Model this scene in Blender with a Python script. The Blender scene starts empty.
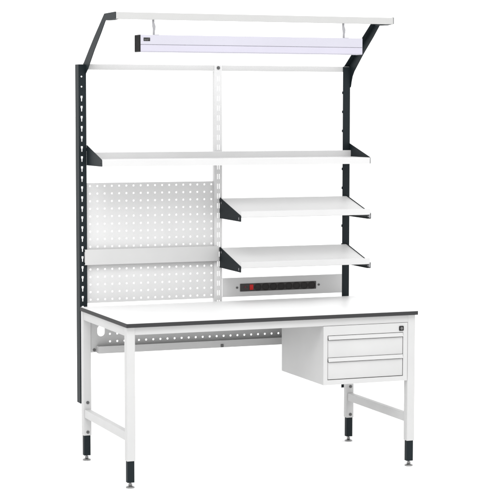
import bpy, bmesh, math
from mathutils import Vector, Matrix
from mathutils.geometry import delaunay_2d_cdt

S = bpy.context.scene
COL = S.collection

# ------------------------------------------------------------------ materials
def paint(name, col, rough=0.45, spec=0.35, bump=0.03, scale=900.0, metal=0.0, mottle=0.02):
    """Powder coat: fine orange-peel bump and a very slight unevenness of tone."""
    m = bpy.data.materials.new(name)
    m.use_nodes = True
    nt = m.node_tree
    b = nt.nodes['Principled BSDF']
    tc = nt.nodes.new('ShaderNodeTexCoord')
    n = nt.nodes.new('ShaderNodeTexNoise')
    n.inputs['Scale'].default_value = scale
    n.inputs['Detail'].default_value = 2.0
    nt.links.new(tc.outputs['Object'], n.inputs['Vector'])
    if bump:
        bp = nt.nodes.new('ShaderNodeBump')
        bp.inputs['Strength'].default_value = bump
        bp.inputs['Distance'].default_value = 0.0004
        nt.links.new(n.outputs['Fac'], bp.inputs['Height'])
        nt.links.new(bp.outputs['Normal'], b.inputs['Normal'])
    n2 = nt.nodes.new('ShaderNodeTexNoise')
    n2.inputs['Scale'].default_value = 7.0
    n2.inputs['Detail'].default_value = 4.0
    nt.links.new(tc.outputs['Object'], n2.inputs['Vector'])
    r = nt.nodes.new('ShaderNodeValToRGB')
    r.color_ramp.elements[0].position = 0.3
    r.color_ramp.elements[1].position = 0.7
    r.color_ramp.elements[0].color = tuple(c * (1 - mottle) for c in col) + (1,)
    r.color_ramp.elements[1].color = tuple(min(1, c * (1 + mottle)) for c in col) + (1,)
    nt.links.new(n2.outputs['Fac'], r.inputs['Fac'])
    nt.links.new(r.outputs['Color'], b.inputs['Base Color'])
    b.inputs['Roughness'].default_value = rough
    b.inputs['Metallic'].default_value = metal
    b.inputs['Specular IOR Level'].default_value = spec
    return m

M = {
    'white':  paint('white_powder_coat', (0.402, 0.402, 0.401), 0.5, 0.25),
    'panel':  paint('light_grey_powder_coat', (0.48, 0.48, 0.48), 0.5, 0.25),
    'tray':   paint('shade_grey_powder_coat', (0.36, 0.36, 0.36), 0.5, 0.25),  # coat colour darkened for the shade under the table top
    'rail':   paint('pale_grey_powder_coat', (0.350, 0.350, 0.346), 0.5, 0.25),
    'dark':   paint('anthracite_powder_coat', (0.0058, 0.0098, 0.0120), 0.55, 0.14, mottle=0.05),
    'laminate': paint('white_laminate', (0.60, 0.60, 0.60), 0.4, 0.3, bump=0.0),
    'edge':   paint('dark_grey_edging', (0.030, 0.030, 0.031), 0.6, 0.13),
    'shelf':  paint('white_shelf_coat', (0.455, 0.455, 0.455), 0.5, 0.25),
    'lamp':   paint('lilac_lit_housing', (0.370, 0.364, 0.412), 0.45, 0.2),  # lilac tint of the light put into the housing colour
    'diff':   paint('lilac_lit_diffuser', (0.380, 0.369, 0.428), 0.35, 0.2, bump=0.0),  # diffuser colour carries the same lilac light tint
    'black':  paint('black_plastic', (0.012, 0.012, 0.012), 0.5, 0.15),
    'socket': paint('charcoal_plastic', (0.048, 0.045, 0.045), 0.55, 0.12),
    'well':   paint('black_socket_well', (0.024, 0.022, 0.022), 0.5, 0.12),
    'red':    paint('red_switch_plastic', (0.42, 0.010, 0.010), 0.4, 0.2),
    'dimred': paint('dim_red_lens', (0.11, 0.020, 0.028), 0.4, 0.2),
    'steel':  paint('zinc_steel', (0.20, 0.20, 0.20), 0.35, 0.5, metal=0.85),
    'bolt':   paint('dull_bolt_steel', (0.085, 0.085, 0.085), 0.45, 0.3, metal=0.3),
    'hook':   paint('grey_hanger_steel', (0.24, 0.24, 0.25), 0.45, 0.3),
    'mark':   paint('grey_print', (0.12, 0.12, 0.12), 0.6, 0.1),
    'floor':  paint('white_floor', (0.88, 0.88, 0.88), 0.9, 0.0, bump=0.0, mottle=0.005),
}

# ------------------------------------------------------------------ mesh helpers
def box(bm, x0, x1, y0, y1, z0, z1, bev=0.0, seg=2):
    r = bmesh.ops.create_cube(bm, size=1.0)
    vs = r['verts']
    for v in vs:
        v.co = Vector(((x0 + x1) / 2 + v.co.x * (x1 - x0),
                       (y0 + y1) / 2 + v.co.y * (y1 - y0),
                       (z0 + z1) / 2 + v.co.z * (z1 - z0)))
    if bev > 0:
        es = list({e for v in vs for e in v.link_edges})
        bmesh.ops.bevel(bm, geom=es, offset=bev, segments=seg, affect='EDGES', profile=0.5)

def tube_box(bm, x0, x1, y0, y1, z0, z1, rad, along='Z', seg=4):
    """A square tube with rounded long edges."""
    r = bmesh.ops.create_cube(bm, size=1.0)
    vs = r['verts']
    for v in vs:
        v.co = Vector(((x0 + x1) / 2 + v.co.x * (x1 - x0),
                       (y0 + y1) / 2 + v.co.y * (y1 - y0),
                       (z0 + z1) / 2 + v.co.z * (z1 - z0)))
    ax = 'XYZ'.index(along)
    es = []
    for e in {e for v in vs for e in v.link_edges}:
        d = e.verts[0].co - e.verts[1].co
        if abs(d[ax]) > 0.5 * d.length:
            es.append(e)
    bmesh.ops.bevel(bm, geom=es, offset=rad, segments=seg, affect='EDGES', profile=0.5)

def cyl(bm, c, axis, rad, length, seg=24, rad2=None):
    rot = {'X': Matrix.Rotation(math.pi / 2, 4, 'Y'), 'Y': Matrix.Rotation(math.pi / 2, 4, 'X'), 'Z': Matrix.Identity(4)}[axis]
    bmesh.ops.create_cone(bm, cap_ends=True, segments=seg, radius1=rad, radius2=rad if rad2 is None else rad2,
                          depth=length, matrix=Matrix.Translation(Vector(c)) @ rot)

def inside(x, y, loop):
    r, n = False, len(loop)
    for i in range(n):
        x0, y0 = loop[i]
        x1, y1 = loop[(i + 1) % n]
        if (y0 > y) != (y1 > y) and x < (x1 - x0) * (y - y0) / (y1 - y0) + x0:
            r = not r
    return r

def sheet(bm, outer, holes, t0, t1, plane):
    """Extruded outline with through holes. plane 'XZ' -> extruded along Y; 'YZ' -> along X; 'XY' -> along Z."""
    pts, edges = [], []
    for loop in [outer] + list(holes):
        b, n = len(pts), len(loop)
        pts += [Vector(p) for p in loop]
        edges += [(b + i, b + (i + 1) % n) for i in range(n)]
    res = delaunay_2d_cdt(pts, edges, [], 1, 1e-7)
    vo, fo = res[0], []
    boxes = [(min(p[0] for p in h), max(p[0] for p in h), min(p[1] for p in h), max(p[1] for p in h), h) for h in holes]
    for f in res[2]:
        cx = sum(vo[i][0] for i in f) / len(f)
        cy = sum(vo[i][1] for i in f) / len(f)
        if not inside(cx, cy, outer):
            continue
        if any(b[0] < cx < b[1] and b[2] < cy < b[3] and inside(cx, cy, b[4]) for b in boxes):
            continue
        fo.append(list(f))
    def mk(p, t):
        return {'XZ': (p[0], t, p[1]), 'YZ': (t, p[0], p[1]), 'XY': (p[0], p[1], t)}[plane]
    va = [bm.verts.new(mk(p, t0)) for p in vo]
    vb = [bm.verts.new(mk(p, t1)) for p in vo]
    cnt = {}
    for f in fo:
        for i in range(len(f)):
            a, b = f[i], f[(i + 1) % len(f)]
            cnt.setdefault((min(a, b), max(a, b)), []).append((a, b))
    new = []
    for f in fo:
        new.append(bm.faces.new([va[i] for i in f]))
        new.append(bm.faces.new([vb[i] for i in reversed(f)]))
    for k, l in cnt.items():
        if len(l) == 1:
            a, b = l[0]
            new.append(bm.faces.new((va[b], va[a], vb[a], vb[b])))
    bmesh.ops.recalc_face_normals(bm, faces=new)

def rect(x0, x1, z0, z1):
    return [(x0, z0), (x1, z0), (x1, z1), (x0, z1)]

def ngon(cx, cz, r, n=10):
    return [(cx + r * math.cos(2 * math.pi * (k + .5) / n), cz + r * math.sin(2 * math.pi * (k + .5) / n)) for k in range(n)]

def sqhole(cx, cz, s, c=None):
    c = s * 0.28 if c is None else c
    return [(cx - s + c, cz - s), (cx + s - c, cz - s), (cx + s, cz - s + c), (cx + s, cz + s - c),
            (cx + s - c, cz + s), (cx - s + c, cz + s), (cx - s, cz + s - c), (cx - s, cz - s + c)]

def rrect(x0, x1, z0, z1, r, n=5):
    o = []
    for cx, cz, a in ((x1 - r, z1 - r, 0), (x0 + r, z1 - r, 90), (x0 + r, z0 + r, 180), (x1 - r, z0 + r, 270)):
        for k in range(n + 1):
            t = math.radians(a + 90 * k / n)
            o.append((cx + r * math.cos(t), cz + r * math.sin(t)))
    return o

def obj(name, bm, mat, parent=None, smooth=False, label=None):
    me = bpy.data.meshes.new(name)
    bm.normal_update()
    bm.to_mesh(me)
    bm.free()
    me.materials.append(M[mat])
    if smooth:
        me.shade_smooth()
        try:
            me.set_sharp_from_angle(angle=math.radians(35))
        except Exception:
            pass
    o = bpy.data.objects.new(name, me)
    COL.objects.link(o)
    if parent is not None:
        o.parent = parent
        o.matrix_parent_inverse = chain_matrix(parent).inverted()
    if label:
        o['label'] = label
    return o

def chain_matrix(o):
    m = Matrix.Translation(o.location)
    if o.parent is not None:
        m = chain_matrix(o.parent) @ o.matrix_parent_inverse @ m
    return m

def thing(name, label, cat, loc=(0, 0, 0), group=None):
    o = bpy.data.objects.new(name, None)
    o.empty_display_size = 0.05
    COL.objects.link(o)
    o.location = loc
    tag(o, label, cat, group)
    return o

def tag(o, label, cat, group=None):
    o['label'] = label
    o['category'] = cat
    if group:
        o['group'] = group

def copy_tree(o, parent=None):
    c = o.copy()
    COL.objects.link(c)
    if parent is not None:
        c.parent = parent
        c.matrix_parent_inverse = o.matrix_parent_inverse.copy()
    for ch in o.children:
        copy_tree(ch, c)
    return c

B = bmesh.new

# ------------------------------------------------------------------ dimensions (metres)
W, D, H = 1.5, 0.763, 0.7733      # table top
TT = 0.0185                       # top thickness
UF = 0.796                        # front plane of the upright flanges
UTOP, UBOT = 1.9795, 0.280
PITCH = 0.0381

# ------------------------------------------------------------------ floor
bm = B()
bmesh.ops.create_circle(bm, cap_ends=True, segments=96, radius=300)
fl = obj('floor', bm, 'floor')
fl['kind'] = 'structure'

# ------------------------------------------------------------------ workbench
wb = thing('workbench', 'white steel workbench with white top, dark edging and tall dark uprights', 'workbench', (W / 2, D / 2, 0))

# table top with its dark edging
bm = B()
sheet(bm, rrect(0.0022, W - 0.0022, 0.0022, D - 0.0022, 0.003), [], H - TT, H, 'XY')
top = obj('tabletop', bm, 'laminate', wb)
bm = B()
sheet(bm, rrect(0, W, 0, D, 0.005), [rrect(0.0022, W - 0.0022, 0.0022, D - 0.0022, 0.003)], H - TT - 0.0003, H - 0.0006, 'XY')
obj('edge_band', bm, 'edge', top)

# rails under the top
def rail(x0, x1, y0, y1, z0=0.7175):
    bm = B()
    box(bm, x0, x1, y0, y1, z0, H - TT - 0.0012, 0.0015)
    obj('apron_rail', bm, 'white', wb, True)
rail(0.046, W - 0.046, 0.021, 0.051)
rail(0.046, W - 0.046, 0.738, 0.762)
rail(0.008, 0.038, 0.0602, 0.7298, 0.711)
rail(W - 0.038, W - 0.008, 0.0602, 0.7298, 0.711)

# legs: tube, dark telescopic extension, levelling foot, bolts
def leg(cx, y0, back):
    cy = y0 + 0.02
    bm = B()
    sx = 0.0205
    tube_box(bm, cx - sx, cx + sx, y0, y0 + 0.04, 0.1285, H - TT - 0.001, 0.004)
    l = obj('leg', bm, 'white', wb, True)
    bm = B()
    tube_box(bm, cx - 0.017, cx + 0.017, cy - 0.016, cy + 0.016, 0.0265, 0.25, 0.004)
    obj('leg_extension', bm, 'dark', l, True)
    bm = B()
    cyl(bm, (cx, cy, 0.004), 'Z', 0.0205, 0.005, 32, 0.019)
    cyl(bm, (cx, cy, 0.0095), 'Z', 0.014, 0.005, 32, 0.008)
    cyl(bm, (cx, cy, 0.0195), 'Z', 0.0055, 0.020, 20)
    cyl(bm, (cx, cy, 0.0165), 'Z', 0.0095, 0.006, 6)
    obj('levelling_foot', bm, 'steel', l, True)
    if back:
        for z in (0.295, 0.1455):
            bm = B()
            cyl(bm, (cx + 0.001, y0 - 0.0018, z), 'Y', 0.0078, 0.0036, 24)
            cyl(bm, (cx + 0.001, y0 - 0.0042, z), 'Y', 0.0048, 0.0016, 6)
            obj('bolt', bm, 'bolt', l)
    return l
LX = 0.0268
leg(LX, 0.02, False)
leg(W - LX, 0.02, False)
leg(LX, 0.73, True)
leg(W - LX, 0.73, True)
for x in (LX, W - LX):
    bm = B()
    tube_box(bm, x - 0.0155, x + 0.0155, 0.0602, 0.7298, 0.2190, 0.2600, 0.002, 'Y')
    obj('crossbar', bm, 'white', wb, True)

# dark side uprights: folded angle, front flange with keyhole slots, web on the outer side
def keyhole(cx, cz, h=0.027):
    return [(cx - 0.0022, cz - h / 2), (cx + 0.0022, cz - h / 2), (cx + 0.0026, cz + h * .05), (cx + 0.0048, cz + h * .14),
            (cx + 0.0050, cz + h / 2), (cx - 0.0050, cz + h / 2), (cx - 0.0048, cz + h * .14), (cx - 0.0026, cz + h * .05)]
def upright(x0, x1, web_left):
    bm = B()
    sx = 0.0250 if web_left else W - 0.0250
    hl = []
    if web_left:
        hl = [keyhole(sx, 1.36 - 0.05 * k) for k in range(-9, 21)] + [ngon(sx, 1.919, 0.0042), ngon(sx, 1.869, 0.0042)]
    sheet(bm, rect(x0, x1, UBOT, UTOP), hl, UF, UF + 0.0025, 'XZ')
    wx0 = x0 if web_left else x1 - 0.0025
    box(bm, wx0, wx0 + 0.0025, UF + 0.0026, UF + 0.060, UBOT, UTOP, 0.0008)
    e = x1 if web_left else x0
    s = 1 if web_left else -1
    k = 0
    while not web_left and 1.8445 - 0.1 * k > 0.9:                  # little pressed lugs on the inner edge
        z = 1.8445 - 0.1 * k
        if all(abs(z - s) > 0.035 for s in (1.53, 1.25, 1.0)):
            box(bm, min(e, e + s * 0.0045), max(e, e + s * 0.0045), UF + 0.0004, UF + 0.004, z - 0.007, z + 0.007, 0.001)
        k += 1
    return obj('upright', bm, 'dark', wb, label='dark grey slotted steel upright')
upright(0.0095, 0.0487, True)
upright(1.4515, 1.4925, False)

# light centre upright, double slots
bm = B()
hl = []
for k in range(-1, 28):
    z = 1.913 - 0.05 * k
    if z > 1.945: continue
    for x in (0.7475, 0.7575):
        hl.append([(x - 0.0018, z - 0.013), (x + 0.0018, z - 0.013), (x + 0.0022, z + 0.013), (x - 0.0022, z + 0.013)])
sheet(bm, rect(0.7295, 0.7725, 0.62, 1.9825), hl, 0.7985, 0.8005, 'XZ')
box(bm, 0.7295, 0.7315, 0.8006, 0.824, 0.62, 1.952, 0.0005)
box(bm, 0.7705, 0.7725, 0.8006, 0.824, 0.62, 1.952, 0.0005)
cu = obj('upright', bm, 'panel', wb, label='light grey upright with double slots')
bm = B()
cyl(bm, (0.7515, 0.7965, 1.9685), 'Y', 0.0085, 0.004, 24)
cyl(bm, (0.7515, 0.7935, 1.9685), 'Y', 0.0055, 0.003, 6)
obj('bolt', bm, 'bolt', cu)

bm = B()
box(bm, 0.0500, 1.4885, 0.8009, 0.812, 1.9535, 1.9815, 0.001)
obj('top_rail', bm, 'white', wb, True)

# cantilever arms for the lamp rail
ARM = [(0.828, 1.900), (0.828, 1.985), (0.819, 1.987), (0.727, 2.050), (0.640, 2.108), (0.468, 2.2145), (0.290, 2.2155),
       (0.290, 2.1830), (0.365, 2.1785), (0.451, 2.1815), (0.520, 2.128), (0.637, 2.0455), (0.750, 1.956),
       (0.772, 1.930), (0.784, 1.902), (0.792, 1.876), (0.805, 1.870)]
def arm(x0, x1, side, fw):
    bm = B()
    pts = ARM if side < 0 else ARM[:13] + [(0.788, 1.934), (0.806, 1.924)]   # the right arm has a longer curved gusset
    sheet(bm, pts, [], x0, x1, 'YZ')
    xa, xb = (x1, x1 + fw) if side > 0 else (x0 - fw, x0)
    # folded back flange along the sloping edge, and the short one under the level end
    sheet(bm, [(0.8275, 1.9700), (0.8275, 1.9845), (0.8185, 1.9865), (0.468, 2.2140), (0.4665, 2.2110), (0.8165, 1.9835), (0.8250, 1.9815), (0.8250, 1.9700)], [], xa, xb, 'YZ')
    sheet(bm, [(0.293, 2.1830), (0.365, 2.1787), (0.447, 2.1812), (0.447, 2.1838), (0.365, 2.1813), (0.293, 2.1856)], [], xa, xb, 'YZ')
    obj('cantilever_arm', bm, 'dark', wb)
arm(0.0430, 0.0465, +1, 0.018)
arm(1.4930, 1.4962, -1, 0.024)

# lamp rail across the front of the arms
bm = B()
sheet(bm, [(0.290, 2.1825), (0.290, 2.2140), (0.322, 2.2140), (0.322, 2.2120), (0.2925, 2.2120), (0.2925, 2.1845), (0.322, 2.1845), (0.322, 2.1825)],
      [], 0.0467, 1.4928, 'YZ')
obj('lamp_rail', bm, 'rail', wb)

# ------------------------------------------------------------------ overhead lamp, hung from the rail
lamp = thing('overhead_lamp', 'long white strip lamp, tinted lilac as if lit, hanging from the top rail, dark end cap at left', 'lamp', (0.737, 0.30, 2.028))
LX0, LX1, LY0, LY1 = 0.1605, 1.3135, 0.270, 0.346
bm = B()
sheet(bm, [(LY0, 2.0645), (LY0, 2.1055), (LY0 + 0.004, 2.1090), (LY1 - 0.004, 2.1090), (LY1, 2.1055), (LY1, 2.029), (LY1 - 0.006, 2.029), (LY1 - 0.006, 2.0630), (LY0 + 0.0018, 2.0630), (LY0 + 0.0018, 2.0645)],
      [], LX0, LX1, 'YZ')
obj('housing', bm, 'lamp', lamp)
bm = B()
sheet(bm, [(LY0 + 0.0004, 2.0325), (LY0 + 0.0004, 2.0615), (LY0 + 0.003, 2.0625), (LY1 - 0.007, 2.0625), (LY1 - 0.007, 2.0285), (LY0 + 0.005, 2.0285)],
      [], LX0, LX1, 'YZ')
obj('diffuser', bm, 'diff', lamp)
for x0, x1, s in ((LX0 - 0.0045, LX0 - 0.0002, -1), (LX1 + 0.0002, LX1 + 0.0012, 1)):
    bm = B()
    sheet(bm, rrect(LY0 + (0.0005 if s > 0 else -0.0005), LY1, 2.0282, 2.1092, 0.003), [], x0, x1, 'YZ')
    if s < 0:
        for k in range(9):                                           # vertical ribs of the cap
            y = LY0 + 0.006 + k * 0.008
            box(bm, x0 - 0.0022, x0, y - 0.0018, y + 0.0018, 2.032, 2.1055, 0.0006)
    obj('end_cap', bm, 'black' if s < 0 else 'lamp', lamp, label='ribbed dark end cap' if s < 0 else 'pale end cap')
bm = B()
sheet(bm, rrect(0.1755, 0.2075, 2.0795, 2.0955, 0.001), [], LY0 - 0.0012, LY0 - 0.0001, 'XZ')
pl = obj('rating_plate', bm, 'black', lamp)
bm = B()
for x0, x1, z in ((0.1785, 0.1835, 2.0885), (0.1850, 0.1905, 2.0885), (0.1925, 0.2045, 2.0890), (0.1785, 0.1890, 2.0845), (0.1905, 0.1985, 2.0845)):
    box(bm, x0, x1, LY0 - 0.0015, LY0 - 0.0013, z - 0.0011, z + 0.0011)
obj('printed_mark', bm, 'mark', pl)
for hx in (0.236, 1.2265):
    bm = B()
    o = [(-0.0062, 2.1785), (-0.0062, 2.164), (-0.0052, 2.150), (-0.0020, 2.135), (-0.0030, 2.112), (-0.0030, 2.1092),
         (0.0070, 2.1092), (0.0072, 2.118), (0.0080, 2.130), (0.0104, 2.140), (0.0112, 2.150), (0.0080, 2.160), (0.0052, 2.168), (0.0052, 2.1815), (-0.0062, 2.1815)]
    sheet(bm, [(hx + a, b) for a, b in o], [], 0.3035, 0.3065, 'XZ')
    box(bm, hx + 0.0072, hx + 0.026, 0.296, 0.314, 2.1091, 2.1118, 0.0008)
    obj('hanger', bm, 'hook', lamp)

# ------------------------------------------------------------------ wide shelf
sh = thing('shelf', 'wide white shelf spanning both dark uprights, below the lamp', 'shelf', (0.77, 0.66, 1.48), 'white steel shelves')
bm = B()
sheet(bm, [(0.5385, 1.4795), (0.5385, 1.5095), (0.540, 1.5110), (0.7740, 1.5110), (0.7740, 1.5415), (0.7765, 1.5430), (0.7865, 1.5430), (0.7880, 1.5415), (0.7880, 1.4795)],
      [], 0.0512, 1.4882, 'YZ')
obj('shelf_board', bm, 'shelf', sh)
BR = [(0.7955, 1.4785), (0.7955, 1.5780), (0.7900, 1.5790), (0.5420, 1.5135), (0.5380, 1.5090), (0.5370, 1.4830), (0.5400, 1.4793)]
for x0, x1, s in ((0.0488, 0.0510, -1), (1.4884, 1.4906, 1)):
    bm = B()
    sheet(bm, BR, [ngon(0.555, 1.494, 0.003, 10)], x0, x1, 'YZ')
    box(bm, x0, x1, 0.7957, 0.806, 1.55, 1.566)
    obj('shelf_bracket', bm, 'dark', sh)

# ------------------------------------------------------------------ narrow shelves
def narrow():
    t = thing('shelf', 'upper of the two narrow white sloping shelves at the right', 'shelf', (1.115, 0.65, 1.199), 'white steel shelves')
    bm = B()
    sheet(bm, [(0.4985, 1.2200), (0.4985, 1.2485), (0.4995, 1.2495), (0.5015, 1.2495), (0.5015, 1.2255), (0.791, 1.3010), (0.791, 1.2930), (0.5015, 1.2182)],
          [], 0.7602, 1.4728, 'YZ')
    obj('shelf_board', bm, 'shelf', t)
    br = [(0.795, 1.1990), (0.795, 1.3040), (0.791, 1.3060), (0.499, 1.2285), (0.4955, 1.2250), (0.4955, 1.2010), (0.499, 1.1978)]
    for x0, x1 in ((0.7575, 0.7599), (1.4731, 1.4755)):
        bm = B()
        sheet(bm, br, [rrect(0.7695, 0.7765, 1.272, 1.286, 0.0032)], x0, x1, 'YZ')
        box(bm, x0, x1, 0.7952, 0.806, 1.285, 1.30)
        if x0 > 1:
            sheet(bm, [(0.505, 1.1979), (0.790, 1.1989), (0.790, 1.2008), (0.505, 1.1998)], [], x0 - 0.014, x0, 'YZ')
        b = obj('shelf_bracket', bm, 'dark', t)
        if x0 < 1:
            for loop, xa, xb in ((rrect(0.5185, 0.5255, 1.206, 1.219, 0.0033), x0 - 0.0012, x0 - 0.0001),
                                 (rrect(0.7695, 0.7765, 1.273, 1.285, 0.0032), x0 + 0.0003, x0 + 0.0015)):
                bm = B()
                sheet(bm, loop, [], xa, xb, 'YZ')
                obj('hole_fill', bm, 'hook', b)  # pale plates added to imitate brightness seen through the bracket holes
        else:
            bm = B()
            cyl(bm, (x0 - 0.003, 0.512, 1.2095), 'X', 0.0045, 0.006, 16)
            obj('screw', bm, 'hook', b)
            bm = B()
            box(bm, x0 - 0.0065, x0 - 0.0002, 0.4965, 0.500, 1.203, 1.2185, 0.0008)
            obj('end_tab', bm, 'hook', b)
    return t
n1 = narrow()
n2 = copy_tree(n1)
n2.location.z -= 0.2545
n2['label'] = 'lower of the two narrow white sloping shelves, just above the power socket panel'

# ------------------------------------------------------------------ perforated panel and plain tool rail
bm = B()
hl = [ngon(0.0713 + i * PITCH, 1.3735 - j * PITCH, 0.0049, 14) for i in range(18) for j in range(16)]
sheet(bm, rect(0.0505, 0.7290, 0.785, 1.3890), hl, 0.8140, 0.8155, 'XZ')
pp = obj('perforated_panel', bm, 'panel')
tag(pp, 'light grey perforated tool panel behind the left half of the table', 'tool panel')

tr = thing('tool_rail', 'plain light grey horizontal rail crossing the perforated panel', 'rail', (0.394, 0.79, 0.98))
bm = B()
sheet(bm, [(0.7835, 0.9800), (0.7835, 1.0570), (0.795, 1.0570), (0.795, 1.0555), (0.785, 1.0555), (0.785, 0.9815), (0.795, 0.9815), (0.795, 0.9800)],
      [], 0.0345, 0.7475, 'YZ')
obj('rail_plate', bm, 'white', tr)
for x in (0.0360, 0.7440):
    bm = B()
    box(bm, x - 0.0012, x + 0.0012, 0.786, 0.806, 0.992, 1.045, 0.0005)
    obj('hook_tab', bm, 'white', tr)

# ------------------------------------------------------------------ socket panel
sp = thing('socket_panel', 'light grey panel with a dark strip of eight power sockets and red switch', 'socket strip', (1.09, 0.80, 0.79))
bm = B()
sheet(bm, [(0.7960, 0.7895), (0.7960, 0.8875), (0.8120, 0.8875), (0.8120, 0.8860), (0.7976, 0.8860), (0.7976, 0.7910), (0.8120, 0.7910), (0.8120, 0.7895)],
      [], 0.7735, 1.4508, 'YZ')
obj('back_plate', bm, 'panel', sp)
bm = B()
box(bm, 0.871, 1.300, 0.7915, 0.7959, 0.8158, 0.8562, 0.0012)
st = obj('socket_strip', bm, 'socket', sp, True)
s0 = None
for k in range(8):
    if s0 is None:
        bm = B()
        x = 0.9690
        sheet(bm, ngon(x, 0.8360, 0.0192, 32), [ngon(x, 0.8360, 0.0172, 32)], 0.7885, 0.7914, 'XZ')
        cyl(bm, (x, 0.7908, 0.8360), 'Y', 0.0171, 0.001, 32)
        for dx in (-0.0095, 0.0095):
            cyl(bm, (x + dx, 0.7899, 0.8360), 'Y', 0.0028, 0.0012, 12)
        box(bm, x - 0.003, x + 0.003, 0.7888, 0.7903, 0.8490, 0.8525)
        box(bm, x - 0.003, x + 0.003, 0.7888, 0.7903, 0.8195, 0.8230)
        s0 = obj('socket', bm, 'well', st, True)
    else:
        c = copy_tree(s0, st)
        c.location.x += 0.0437 * k
bm = B()
sheet(bm, [(0.7914, 0.8225), (0.7880, 0.8235), (0.7865, 0.8360), (0.7885, 0.8500), (0.7914, 0.8510)], [], 0.9225, 0.9420, 'YZ')
obj('rocker_switch', bm, 'red', st)
bm = B()
cyl(bm, (0.898, 0.7905, 0.8385), 'Y', 0.0050, 0.003, 16)
obj('indicator_lens', bm, 'dimred', st)
for x in (0.8545, 1.3165):
    bm = B()
    cyl(bm, (x, 0.7945, 0.8365), 'Y', 0.0058, 0.003, 20)
    obj('screw', bm, 'bolt', sp)

# ------------------------------------------------------------------ drawer unit
CX0, CX1, CY0, CY1, CZ0, CZ1 = 1.000, 1.4505, 0.0200, 0.5420, 0.4295, 0.7160
du = thing('drawer_unit', 'white two-drawer cabinet hung under the right end of the table top', 'drawer unit', (1.225, 0.28, CZ0))
DX0, DX1 = 1.0245, 1.4250
DZ = ((0.5625, 0.6675), (0.4565, 0.5605))
bm = B()
t = 0.0015
box(bm, CX0, CX0 + t, CY0 + 0.0012, CY1, CZ0, CZ1, 0.0006)
box(bm, CX1 - t, CX1, CY0 + 0.0012, CY1, CZ0, CZ1, 0.0006)
box(bm, CX0 + t, CX1 - t, CY0 + 0.0012, CY1, CZ0, CZ0 + t)
box(bm, CX0 + t, CX1 - t, CY0 + 0.0012, CY1, CZ1 - t, CZ1)
box(bm, CX0 + t, CX1 - t, CY1 - t, CY1 - 0.0002, CZ0 + t, CZ1 - t)
box(bm, CX0 + t, CX1 - t, CY0 + 0.06, CY0 + 0.061, CZ0 + t, CZ1 - t)
sheet(bm, rrect(CX0, CX1, CZ0, CZ1, 0.0015, 2), [rect(DX0 - 0.0028, DX1 + 0.0028, 0.4537, 0.6703)], CY0, CY0 + 0.0011, 'XZ')
for xa, xb in ((DX0 - 0.004, DX0 - 0.003), (DX1 + 0.003, DX1 + 0.004)):
    box(bm, xa, xb, CY0 + 0.0012, CY0 + 0.06, 0.4537, 0.6703)
obj('cabinet', bm, 'white', du)
for z0, z1 in DZ:
    bm = B()
    box(bm, DX0, DX1, CY0 + 0.0015, CY0 + 0.014, z0, z1 - 0.0212, 0.001)
    d = obj('drawer', bm, 'white', du, True)
    bm = B()
    ya = CY0 + 0.003
    sheet(bm, [(ya, z1), (ya - 0.004, z1 + 0.0003), (ya - 0.0085, z1 - 0.0155), (ya - 0.0090, z1 - 0.0182), (ya - 0.0070, z1 - 0.0184),
               (ya - 0.0066, z1 - 0.0155), (ya - 0.003, z1 - 0.0030), (ya + 0.007, z1 - 0.0030), (ya + 0.007, z1)],
          [], DX0, DX1, 'YZ')
    obj('handle', bm, 'white', d)
bm = B()
sheet(bm, rrect(1.4045, 1.4285, 0.6775, 0.7010, 0.004), [], CY0 - 0.004, CY0 - 0.0001, 'XZ')
lk = obj('lock', bm, 'black', du)
bm = B()
cyl(bm, (1.4165, CY0 - 0.005, 0.6893), 'Y', 0.0068, 0.002, 24)
box(bm, 1.4157, 1.4173, CY0 - 0.0064, CY0 - 0.0060, 0.6850, 0.6936)
obj('lock_barrel', bm, 'mark', lk)

# ------------------------------------------------------------------ cable tray under the back edge
ct = thing('cable_tray', 'grey perforated cable tray under the back edge of the table', 'cable tray', (0.75, 0.73, 0.537))
bm = B()
hl = [rrect(0.0815, 0.1195, 0.6250, 0.6800, 0.0185, 6)]
for i in range(36):
    for z in (0.6350, 0.5970):
        x = 0.1475 + i * PITCH
        if x < 1.40:
            hl.append(ngon(x, z, 0.0052, 14))
for x in (0.1855,):
    hl.append(ngon(x, 0.6720, 0.0052, 14))
sheet(bm, rect(0.0475, 1.4525, 0.5455, 0.7165), hl, 0.7350, 0.7365, 'XZ')
obj('perforated_plate', bm, 'tray', ct)
bm = B()
sheet(bm, [(0.6950, 0.5430), (0.6950, 0.5790), (0.6965, 0.5790), (0.6965, 0.5445), (0.7345, 0.5445), (0.7345, 0.5430)], [], 0.0770, 1.4230, 'YZ')
box(bm, 0.0770, 0.0785, 0.6967, 0.7345, 0.5447, 0.5788)
box(bm, 1.4215, 1.4230, 0.6967, 0.7345, 0.5447, 0.5788)
obj('trough', bm, 'tray', ct)
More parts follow.
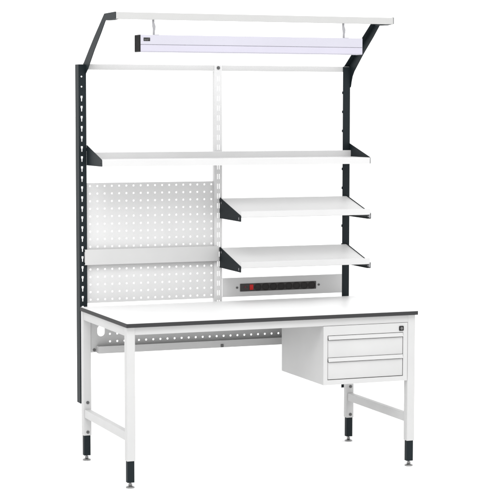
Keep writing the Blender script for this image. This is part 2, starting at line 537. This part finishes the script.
for c in ((0.0645, 0.7325, 0.5580), (1.4355, 0.7325, 0.5580)):
    bm = B()
    cyl(bm, c, 'Y', 0.0075, 0.004, 20)
    obj('screw', bm, 'bolt', ct)
bm = B()
box(bm, 0.7260, 0.7400, 0.6900, 0.6949, 0.5440, 0.5600, 0.0012)
obj('clip', bm, 'bolt', ct)

# ------------------------------------------------------------------ light: a white studio round the bench and one big softbox
wd = bpy.data.worlds.new('World')
S.world = wd
wd.use_nodes = True
bg = wd.node_tree.nodes['Background']
bg.inputs['Color'].default_value = (1, 1, 1, 1)
bg.inputs['Strength'].default_value = 1.68

ld = bpy.data.lights.new('softbox', 'AREA')
ld.shape = 'RECTANGLE'
ld.size, ld.size_y = 9.0, 5.5
ld.energy = 900
ld.color = (1, 1, 1)
lo = bpy.data.objects.new('softbox', ld)
COL.objects.link(lo)
lo.location = (-1.6, -7.5, 9.6)
lo.rotation_euler = (Vector((0.8, 0.4, 0.8)) - lo.location).to_track_quat('-Z', 'Y').to_euler()

# ------------------------------------------------------------------ camera
cd = bpy.data.cameras.new('Camera')
cam = bpy.data.objects.new('Camera', cd)
COL.objects.link(cam)
yaw, pitch, roll = 0.3773, -0.0792, 0.00134
f = Vector((math.sin(yaw) * math.cos(pitch), math.cos(yaw) * math.cos(pitch), math.sin(pitch)))
r = Vector((math.cos(yaw), -math.sin(yaw), 0))
u = r.cross(f)
c_, s_ = math.cos(roll), math.sin(roll)
r, u = c_ * r + s_ * u, c_ * u - s_ * r
mw = Matrix((( r.x, u.x, -f.x, -2.52515), (r.y, u.y, -f.y, -7.88562), (r.z, u.z, -f.z, 1.77158), (0, 0, 0, 1)))
cam.matrix_world = mw
cd.sensor_fit = 'VERTICAL'
cd.sensor_height = 36
cd.lens = 1807.33 * 36 / 500
cd.clip_start = 0.1
cd.clip_end = 2000
S.camera = cam

S.render.resolution_x, S.render.resolution_y = 1016, 1024
S.view_settings.view_transform = 'Standard'
S.view_settings.look = 'None'
S.view_settings.exposure = 0
S.view_settings.gamma = 1
S.cycles.max_bounces = 8
S.cycles.diffuse_bounces = 5
